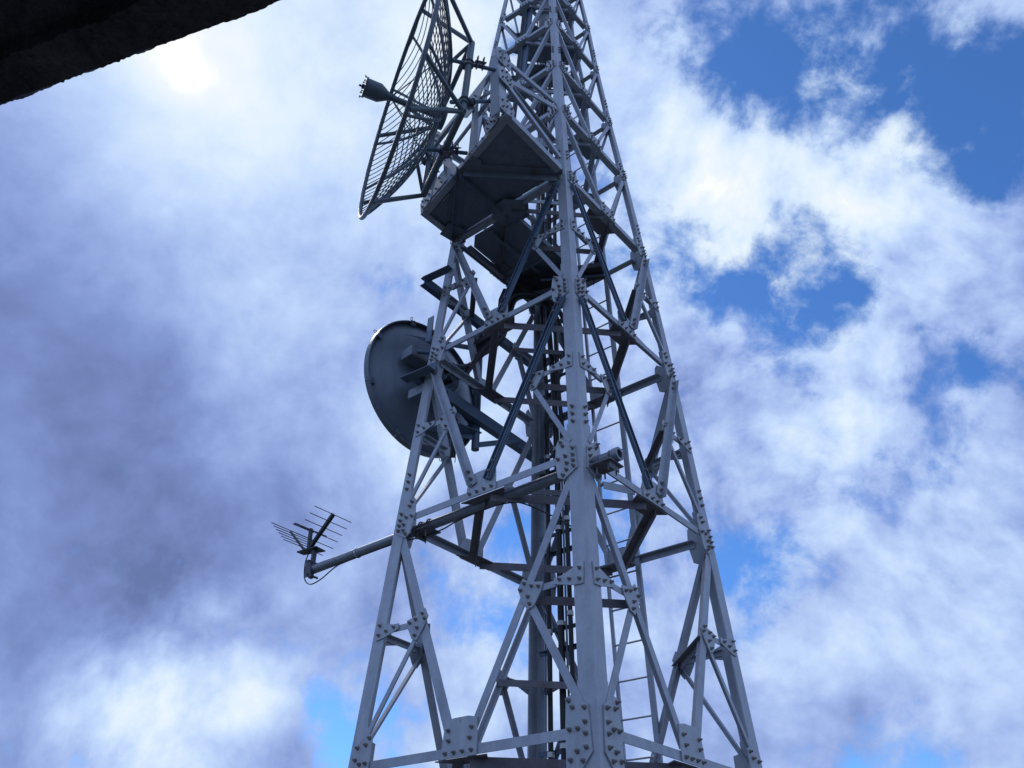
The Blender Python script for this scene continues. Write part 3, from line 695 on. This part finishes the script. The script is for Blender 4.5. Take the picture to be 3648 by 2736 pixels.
for (x, y), ts in zip(nodes, ([(-.25, .97), (-.97, .25)], [(-.57, -.82), (-.84, -.54)], [(.25, -.97), (.97, -.25)], [(.57, .82), (.84, .54)])):
    for t in ts: mb = MB(); mb.tube([gp(x, y, BD), gp(*t, .01)], .042, 10); mb.obj('back_strut', M['grid'], gt, gto)
    l = math.hypot(x, y); mb = MB(); mb.tube([gp(x, y, BD), gp(x*.62, y*.62, gd*(1-(.62*l)**2))], .035, 8); mb.obj('back_strut', M['grid'], gt, gto)
# arms clamping the back frame to the platform posts
def clampset(par, po, c, ax_, r, nm='clamp'):
    mb = MB(); e = ax_.orthogonal().normalized(); f = ax_.cross(e)
    for s_ in (-1, 1):
        mb.ring(c+ax_*.055*s_, e, f, r+.012, .014, 20, 6)
        for t in (e, -e): mb.tube([c+ax_*.055*s_+t*(r+.01), c+ax_*.055*s_+t*(r+.01)+f*.17], .011, 6)
    mb.box(c+f*(r+.03)-ax_*.1, c+f*(r+.03)+ax_*.1, e, .2, .016)
    mb.obj(nm, M['rust'], par, po)
for (x, y), tgt in (((-bq, .16), P(-1.2, -3.0, 11.2)), ((-.05, -bq), P(-.2, -2.76, Z3+.12)), ((bq, .0), P(1.1, -2.4, 10.75)), ((-bq, -.34), P(-.95, -2.95, 10.6))):
    c = gp(x, y, BD); d = (tgt-c).normalized(); mb = MB(); mb.tube([c-d*.35, tgt], .036, 10); mb.obj('mounting_arm', M['dark'], gt, gto)
    ax_ = ge2 if abs(x) == bq else ge1; clampset(gt, gto, c, ax_.normalized(), .065); clampset(gt, gto, c+d*.2, d, .04)

# ---------------------------------------------------------------- solid dish, seen from behind
sn = V(math.sin(R(-50))*math.cos(R(1.8)), math.cos(R(-50))*math.cos(R(1.8)), math.sin(R(1.8))); sr = 1.39
sc_ = P(2.518, -.832, 6.959); se1 = sn.cross(ZUP).normalized(); se2 = se1.cross(sn)
st_ = thing('dish_antenna', 'solid dark grey dish antenna seen from behind on the left side of the tower', 'antenna', sc_-sn*.7); sto = ORG[st_.name]
dp = .50; prof = [(0.0, -dp)]
prof = [(sr*.985*k/24, -dp*(1-(k/24)**2)) for k in range(25)]
mb = MB(); mb.lathe(sc_, sn, prof, 96); mb.lathe(sc_, sn, [(r_, h_+.02) for r_, h_ in prof], 96); mb.obj('reflector', M['dish'], st_, sto)
mb = MB(); mb.lathe(sc_, sn, [(sr*.985, -.0), (sr, -.085), (sr*1.004, -.085), (sr*1.004, .03), (sr*.985, .03)], 96, False); mb.ring(sc_-sn*.085, se1, se2, sr*.995, .018, 96, 8); mb.obj('rim_flange', M['dish'], st_, sto)
for k in range(8):
    a = R(45*k+22); d = se1*math.cos(a)+se2*math.sin(a); t = se2*math.cos(a)-se1*math.sin(a); c = sc_+d*(sr*.93)-sn*.085
    mb = MB(); mb.box(c, c+d*sr*.075-sn*.01, t, .1, .05); lo = mb.obj('lug', M['dish'], st_, sto)
    mb = MB(); mb.ring(c+d*.16+sn*.0, d, sn, .03, .007, 14, 5); sub(lo, 'eye', mb, M['bolt'])
mb = MB(); mb.lathe(sc_-sn*dp, sn, [(0, -.2), (.3, -.2), (.34, -.17), (.36, .03), (.44, .06)], 40); mb.obj('hub', M['dish'], st_, sto)

# frame carrying the solid dish: two channels along the back left side, a pole and brackets
fr_ = thing('dish_mounting_frame', 'dark steel channels and upright pole holding the solid dish on the tower', 'mounting frame', P(1.7, 0, 5.9)); fro = ORG[fr_.name]
def chan(p, q, w, dpt, nm='channel_beam', mat='dark', facing=None):
    mb = MB(); d = (q-p).normalized(); n = facing or dCL; n = (n-d*n.dot(d)).normalized(); u = n.cross(d).normalized(); t = .016
    mb.profile(p, q, u, n, [(-w/2, 0), (w/2, 0), (w/2, dpt), (w/2-t, dpt), (w/2-t, t), (-w/2+t, t), (-w/2+t, dpt), (-w/2, dpt)]); return mb.obj(nm, M[mat], fr_, fro)
chan(P(1.66, -1.72, 6.42), P(1.66, 1.72, 6.30), .24, .14); chan(P(1.545, -1.92, 8.46), P(1.545, 1.5, 8.42), .20, .12, 'channel_beam')
mb = MB(); mb.tube([P(1.86, .02, 5.75), P(1.86, .0, 8.75)], .075, 18); mb.obj('pole', M['dark'], fr_, fro)
for z_ in (6.36, 8.44): clampset(fr_, fro, P(1.86, .01, z_), ZUP, .076, 'pole_clamp')
DN = V(0, 0, -1)
def ang2(p, q, n, w, nm, mat='dark', ed=1):
    mb = MB(); angle(mb, p, q, n, w, .016, ed, 0); return mb.obj(nm, M[mat], fr_, fro)
ang2(P(1.56, -1.90, 8.47), P(.95, -1.83, 8.47), DN, .17, 'bracket_arm'); ang2(P(1.93, -1.84, 6.33), P(1.27, -1.79, 6.33), DN, .2, 'bracket_arm')
mb = MB(); mb.plate([P(2.04, -1.6, 6.3), P(1.62, -1.6, 6.3), P(1.62, -1.6, 6.12), P(2.04, -1.6, 6.12)], dCR, .016); mb.obj('bracket_plate', M['brace'], fr_, fro)
mb = MB(); mb.box(P(.97, -1.78, 8.3), P(.97, -1.78, 8.6), dCL, .16, .016); mb.obj('bracket_plate', M['brace'], fr_, fro)
mb = MB(); mb.box(P(2.0, -1.78, 7.03), P(1.97, -1.25, 7.05), ZUP, .2, .29); mb.obj('bracket_box', M['pipe'], fr_, fro)
mb = MB(); mb.box(P(1.97, -1.25, 7.05), P(1.7, -1.2, 7.0), ZUP, .16, .12); mb.tube([P(1.8, -1.7, 7.0), P(1.62, -1.5, 7.0)], .04, 8); mb.obj('bracket_arm', M['dark'], fr_, fro)
for p, q in ((P(1.86, .0, 7.7), P(2.0, -.62, 7.35)), (P(1.86, .0, 6.2), P(2.0, -.65, 6.7)), (P(1.86, 0, 8.1), P(2.35, -1.55, 7.7)), (P(1.86, 0, 6.0), P(2.35, -1.0, 5.95)), (P(1.6, 1.0, 6.32), P(1.86, .02, 5.85)), (P(1.86, .02, 8.6), P(1.6, -.9, 8.46)), (P(1.66, -1.0, 6.38), P(1.92, -.62, 6.85))):
    mb = MB(); mb.box(p, q, ZUP, .1, .03); mb.obj('brace_bar', M['dark'], fr_, fro)
mb = MB(); q = [P(1.78, -.9, 5.98), P(1.78, .1, 6.12), P(1.95, .1, 6.12), P(2.2, -.4, 5.9)]; mb.plate(q, dn, .02); mb.obj('bracket_plate', M['dark'], fr_, fro)
mb = MB(); mb.plate([P(1.6, 1.62, 6.2), P(1.78, 1.62, 6.2), P(1.78, 1.72, 5.8), P(1.6, 1.72, 5.85)], dCR, .02); mb.obj('bracket_plate', M['dark'], fr_, fro)
# angle brackets on the left leg beside the dish
mb = MB(); mb.box(P(1.66, -1.57, 7.5), P(1.66, -1.57, 7.82), dCL, .15, .016); mb.obj('bracket_plate', M['pipe'], fr_, fro)
mb = MB(); mb.plate([P(1.58, -1.58, 7.5), P(1.72, -1.58, 7.5), P(1.73, -1.6, 7.26), P(1.6, -1.6, 7.22)], dCR, .016); mb.obj('bracket_plate', M['dark'], fr_, fro)
# ---------------------------------------------------------------- cable tray and waveguides to the solid dish
ty = thing('cable_tray', 'black sheet steel cable tray bending down from the tower core towards the solid dish', 'cable tray', P(1.2, .2, 8.9)); tyo = ORG[ty.name]
path = [P(-.62, .95, 9.46), P(.44, .46, 9.46), P(1.02, .28, 9.46), P(1.2, .2, 9.33), P(1.26, .14, 9.05), P(1.26, .12, 8.6), P(1.3, .06, 8.3), P(1.42, -.06, 8.02), P(1.62, -.32, 7.72)]
wd_ = V(*dCR)
def strip(path, half, lip, t=.014):
    mb = MB(); rows = []
    for i, p in enumerate(path):
        d = (path[min(i+1, len(path)-1)]-path[max(i-1, 0)]).normalized(); s_ = dCR-d*dCR.dot(d); s_ = (s_+dCL*.35-d*(dCL*.35).dot(d)).normalized(); n = d.cross(s_); n = n if n.dot(V(0, 0, 1)+dCL*.7) > 0 else -n
        pr = [(-half, lip), (-half, 0), (half, 0), (half, lip), (half-t, lip), (half-t, t), (-half+t, t), (-half+t, lip)]
        rows.append([p+s_*a+n*b for a, b in pr])
    for r0_, r1_ in zip(rows[:-1], rows[1:]): mb.prism(r0_, r1_, True)
    return mb
strip(path[:4], .19, .12).obj('tray_run', M['black'], ty, tyo); strip(path[3:], .19, .12).obj('tray_bend', M['black'], ty, tyo)
mb = MB(); mb.box(P(-.7, 1.05, 9.42), P(.5, .30, 9.42), ZUP, .05, .02); mb.obj('perforated_rail', M['dark'], ty, tyo)
def spline(pts, n=10):
    out_ = []
    for i in range(len(pts)-1):
        p0, p1, p2, p3 = pts[max(i-1, 0)], pts[i], pts[i+1], pts[min(i+2, len(pts)-1)]
        for k in range(n):
            t = k/n; out_.append(.5*((2*p1)+(p2-p0)*t+(2*p0-5*p1+4*p2-p3)*t*t+(3*p1-p0-3*p2+p3)*t**3))
    return out_+[pts[-1]]
hubp = sc_-sn*(dp+.2)
for nm, dx, lab in ((0, .0, 'black waveguide cable with the upper connection on the back of the solid dish'), (1, .13, 'black waveguide cable with the lower connection on the back of the solid dish')):
    pts = [P(.62-dx, 1.36, 6.9), P(.62-dx, 1.27, 8.3), P(.72-dx, 1.0, 9.15), P(.95-dx, .5, 9.32), P(1.08, .18-dx, 9.1), P(1.14, .05-dx*.6, 8.5), P(1.22, -.06-dx*.7, 8.05), P(1.45, -.3-dx*.6, 7.62), P(1.66, -.52-dx*.3, 7.28-dx*1.6), hubp+sn*-.16+ZUP*(.08-dx*2)+se1*-.05, hubp+sn*.0+ZUP*(.08-dx*2)+se1*-.05]
    mb = MB(); mb.tube(spline(pts, 8), .05, 10); o = mb.obj('waveguide_cable', M['black']); tag(o, lab, 'cable')
    mb = MB(); mb.lathe(pts[-1], sn, [(0, -.22), (.075, -.22), (.075, -.12), (.055, -.12), (.055, .03), (0, .03)], 16, False); sub(o, 'connector', mb, M['black'])

# ---------------------------------------------------------------- cable rack, coaxial cables
def br(k, z, off):                                      # k: fraction of the half width towards the back leg, on the inside of the back right face
    hw = (corner('L', z)-corner('C', z)).length/2; return P(k*hw, hw-off, z)
CZ = [GZ+.2, -2.6, -.9, .8, 2.76, 4.5, 6.12, 7.86, 9.55, 11.2, 12.9, 14.6]
rack = thing('cable_rack', 'steel cable rack of cross bars and two uprights beside the back leg', 'cable rack', br(.65, GZ, .2)); rko = ORG[rack.name]
for z_ in CZ[1:]:
    for dz in (0, -.32):
        mb = MB(); angle(mb, br(.93, z_+dz-.05, .10), br(.36, z_+dz-.05, .10), ZUP if dz else dCR*-1, .075, .01, 1, 0); mb.obj('cross_bar', M['dark'], rack, rko)
for k, w_ in ((.90, .085), (.44, .07)):
    mb = MB(); zz = [GZ, 3, 7, 9.819, 12.1, 14.8]
    for z0, z1 in zip(zz[:-1], zz[1:]): mb.box(br(k, z0, .06), br(k, z1, .06), dCL, w_, .03)
    mb.obj('upright', M['pipe'], rack, rko)
for k, r_, ztop, lab in ((.775, .046, 19.0, 'thin black coaxial cable running up closest to the back leg'), (.635, .060, 18.6, 'thickest black coaxial cable, between the two thinner ones beside the back leg'), (.525, .044, 19.2, 'thin black coaxial cable farthest from the back leg, half behind the near leg')):
    zs_ = [GZ+.1, -2, 0, 2, 4, 6, 7.4, 8.6, 9.6, 10.6, 11.8, 13, 14.2, 15.6, 17.2, ztop]; wob = random.Random(int(k*1000))
    pts = [br(k+(wob.uniform(-.03, .03) if z_ > 7 else 0)+(.05 if 8 < z_ < 11 else 0), z_, .17+(wob.uniform(0, .08) if z_ > 7 else 0)) for z_ in zs_]
    mb = MB(); mb.tube(spline(pts, 6), r_, 12); o = mb.obj('coaxial_cable', M['black']); tag(o, lab, 'cable', 'coaxial cables beside the back leg')
    for z_ in CZ[1:7]:
        zc = z_+(.14 if k < .6 else .0 if k < .7 else -.10); c = br(k, zc, .17)
        mb = MB(); mb.tube([c+V(0, 0, -.035), c+V(0, 0, .045)], r_+.014, 14); sub(o, 'cable_clamp', mb, M['clamp'])
mb = MB(); mb.tube([br(.585, z_, .14) for z_ in (GZ, 0, 3, 7, 9.8, 12)], .02, 8); tag(mb.obj('conduit_pipe', M['pipe']), 'slim pale metal conduit running up between the black cables', 'conduit')

# trunking high on the front left face
mb = MB(); p, q = P(.02, -.93, 14.3), P(.02, -.52, 19.2); d = (q-p).normalized(); n = dCR*-1; n = (n-d*n.dot(d)).normalized()
mb.profile(p, q, dCL, n, [(-.09, 0), (.09, 0), (.09, .06), (.075, .06), (.075, .014), (-.075, .014), (-.075, .06), (-.09, .06)]); o = mb.obj('cable_trunking', M['dark']); tag(o, 'dark blue grey steel cable trunking upright high on the front left face', 'cable trunking')
mb = MB(); mb.box(p+n*.02-ZUP*.06, p+n*.02+ZUP*.16, dCL, .3, .02); sub(o, 'end_bracket', mb, M['plate'])

# mast in the core
mt_ = thing('tubular_mast', 'pale tubular steel mast standing inside the top of the tower', 'mast', P(.06, .02, 17.3)); mto = ORG[mt_.name]
mb = MB(); mb.tube([P(.06, .02, 17.32), P(.06, .02, 18.1)], .19, 28); mb.obj('lower_tube', M['mast'], mt_, mto)
mb = MB(); mb.tube([P(.06, .02, 18.16), P(.06, .02, 23.4)], .155, 28); mb.obj('upper_tube', M['mast'], mt_, mto)
mb = MB(); mb.lathe(P(.06, .02, 18.1), ZUP, [(0, 0), (.25, 0), (.25, .025), (0, .025)], 28, False); mb.lathe(P(.06, .02, 18.1), ZUP, [(0, .03), (.25, .03), (.25, .06), (0, .06)], 28, False); mb.obj('flange', M['mast'], mt_, mto)
mb = MB(); mb.tube([P(.16, -.02, 16.1), P(.16, -.02, 17.4)], .075, 16); mb.obj('support_tube', M['mast'], mt_, mto)

# ---------------------------------------------------------------- ladder
def lad(x, z, off=.06):
    hw = (corner('L', z)-corner('C', z)).length/2; return P(x, hw-off, z)
la = thing('ladder', 'grey steel rung ladder climbing the far right face of the tower', 'ladder', lad(-.1, GZ)); lao = ORG[la.name]
zz = [GZ]+ZL[1:11]
for x, w_, nm in ((.2, .05, 'rail'), (-.42, .09, 'rail')):
    mb = MB()
    for z0, z1 in zip(zz[:-1], zz[1:]): mb.box(lad(x*(1 if z0 < 16 else .7), z0), lad(x*(1 if z1 < 16 else .7), z1), dCL, w_, .05)
    mb.obj(nm, M['brace'], la, lao)
z_ = 1.652-.576*10
while z_ < 20.4:
    k = 1 if z_ < 14 else .8
    if z_ > GZ+.2: mb = MB(); mb.tube([lad(.19*k, z_), lad(-.40*k, z_)], .016, 8); mb.obj('rung', M['brace'], la, lao)
    z_ += .576
for z_ in (1.0, 3.9, 6.7, 9.4):
    mb = MB(); mb.box(lad(-.42, z_), lad(-.42, z_, -.02)+ZUP*.02, dCL, .02, .12); mb.obj('wall_bracket', M['brace'], la, lao)

# ---------------------------------------------------------------- support pipe and its antenna
sp = thing('support_pipe', 'long grey steel pipe clamped across the tower and reaching out to the left', 'pipe', P(1.3, -1.54, 3.46)); spo = ORG[sp.name]
mb = MB(); pe = P(4.08, -1.54, 3.448); pr_ = P(-2.22, -1.54, 3.49); d = (pr_-pe).normalized()
prf = lambda r: [pe]
mb.tube([pe, pe+(pr_-pe)*.985], .078, 24, False); mb.tube([pe+d*.01, pe+(pr_-pe)*.98], .064, 24, False)
mb.add([], []); po_ = mb.obj('pipe', M['pipe'], sp, spo)
mb = MB(); mb.lathe(pe, d, [(0, -.0), (.079, -.0), (.079, .012), (0, .012)], 24, False); sub(po_, 'end_cap', mb, M['pipe'])
mb = MB(); mb.lathe(pr_-d*.09, d, [(.062, 0), (.096, 0), (.096, .09), (.062, .09), (.062, 0)], 24, False); sub(po_, 'end_collar', mb, M['pipe'])
for cl_x, sgn in ((1.36, 1), (-2.0, -1)):
    c = P(cl_x, -1.54, 3.47); mb = MB()
    mb.plate([c+dCL*-.17+dCR*-.16+ZUP*-.10, c+dCL*.17+dCR*-.16+ZUP*-.10, c+dCL*.17+dCR*.16+ZUP*-.10, c+dCL*-.17+dCR*.16+ZUP*-.10], ZUP, .018)
    mb.box(c+dCL*.12*sgn+ZUP*-.19, c+dCL*.12*sgn+ZUP*-.10, dCR, .22, .016)
    for s_ in (-.09, .09):
        mb.ring(c+dCL*s_, dCR, ZUP, .092, .013, 24, 6)
        for t in (-.092, .092): mb.tube([c+dCL*s_+dCR*t, c+dCL*s_+dCR*t+ZUP*-.22], .012, 6)
    mb.obj('pipe_clamp', M['rust'], sp, spo)
for x in (2.95, 1.62): mb = MB(); mb.ring(P(x, -1.54, 3.455), dCR, ZUP, .08, .012, 24, 6); mb.obj('hose_band', M['clamp'], sp, spo)

ya = thing('television_antenna', 'small corner reflector television antenna of thin rods on the end of the pipe', 'antenna', P(4.12, -1.54, 3.5)); yo = ORG[ya.name]
yb = P(4.3, -1.54, 3.9); wr = (P(3.766, -1.54, 4.404)-yb); wl = (P(4.973, -1.54, 4.405)-P(4.47, -1.54, 3.92))
mb = MB(); mb.box(yb, yb+wr, dCR, .06, .06); mb.obj('boom', M['black'], ya, yo)
mb = MB(); ylb = P(4.47, -1.54, 3.92); mb.box(ylb, ylb+wl, dCR, .045, .03); mb.obj('reflector_arm', M['antenna'], ya, yo)
for k in range(6):
    c = yb+wr*(.99-k*.195); mb = MB()
    if k < 5: mb.tube([c-dCR*.42, c+dCR*.42], .0078, 6); mb.obj('reflector_rod', M['antenna'], ya, yo)
    c = ylb+wl*(1.0-k*.19)+V(0, 0, .02); mb = MB(); mb.tube([c-dCR*.44, c+dCR*.44], .0078, 6); mb.obj('reflector_rod', M['antenna'], ya, yo)
dpc = P(4.36, -1.54, 4.27); mb = MB(); mb.box(P(4.33, -1.54, 3.9), dpc+V(0, 0, .02), dCR, .06, .05); mb.obj('dipole_post', M['antenna'], ya, yo)
mb = MB(); mb.tube([dpc-dCR*.36, dpc+dCR*.36], .012, 6); mb.tube([dpc-dCR*.36+dCL*.05, dpc+dCR*.1+dCL*.05], .012, 6); mb.obj('dipole', M['antenna'], ya, yo)
mb = MB(); mb.plate([P(4.56, -1.62, 3.86), P(4.56, -1.46, 3.86), P(4.05, -1.38, 3.82), P(4.02, -1.62, 3.82)], ZUP, .022); mb.obj('base_plate', M['black'], ya, yo)
mb = MB(); mb.box(P(4.13, -1.54, 3.3), P(4.15, -1.54, 3.84), dCR, .07, .06); mb.obj('stub_mast', M['antenna'], ya, yo)
mb = MB(); mb.plate([P(4.2, -1.64, 3.3), P(4.0, -1.64, 3.27), P(4.02, -1.64, 3.34), P(4.1, -1.64, 3.6), P(4.2, -1.64, 3.62)], dCR, .02); mb.tube([P(4.1, -1.66, 3.33), P(4.1, -1.42, 3.33)], .02, 8); mb.tube([P(4.12, -1.66, 3.58), P(4.12, -1.42, 3.58)], .02, 8); mb.obj('mounting_bracket', M['antenna'], ya, yo)
pts = [P(4.36, -1.5, 3.84), P(4.42, -1.5, 3.65), P(4.36, -1.5, 3.36), P(4.14, -1.52, 3.2), P(3.85, -1.53, 3.22), P(3.5, -1.54, 3.34), P(3.2, -1.54, 3.37), P(2.0, -1.54, 3.372), P(1.5, -1.5, 3.34), P(1.0, -1.54, 3.32), P(.6, -1.54, 3.38), P(-.2, -1.5, 3.40), P(-.5, -1.2, 3.36), P(-.3, .3, 3.5), P(.5, 1.3, 3.45)]
mb = MB(); mb.tube(spline(pts, 8), .011, 6); tag(mb.obj('antenna_cable', M['black']), 'thin black cable looping under the antenna and along the pipe', 'cable')
# small angle stubs left on the second level beams
mb = MB(); angle(mb, P(-1.3, -.6, 3.75), P(-1.55, -.15, 3.75), ZUP, .12, .012, 1, 0); part('stub_angle', mb, 'brace')
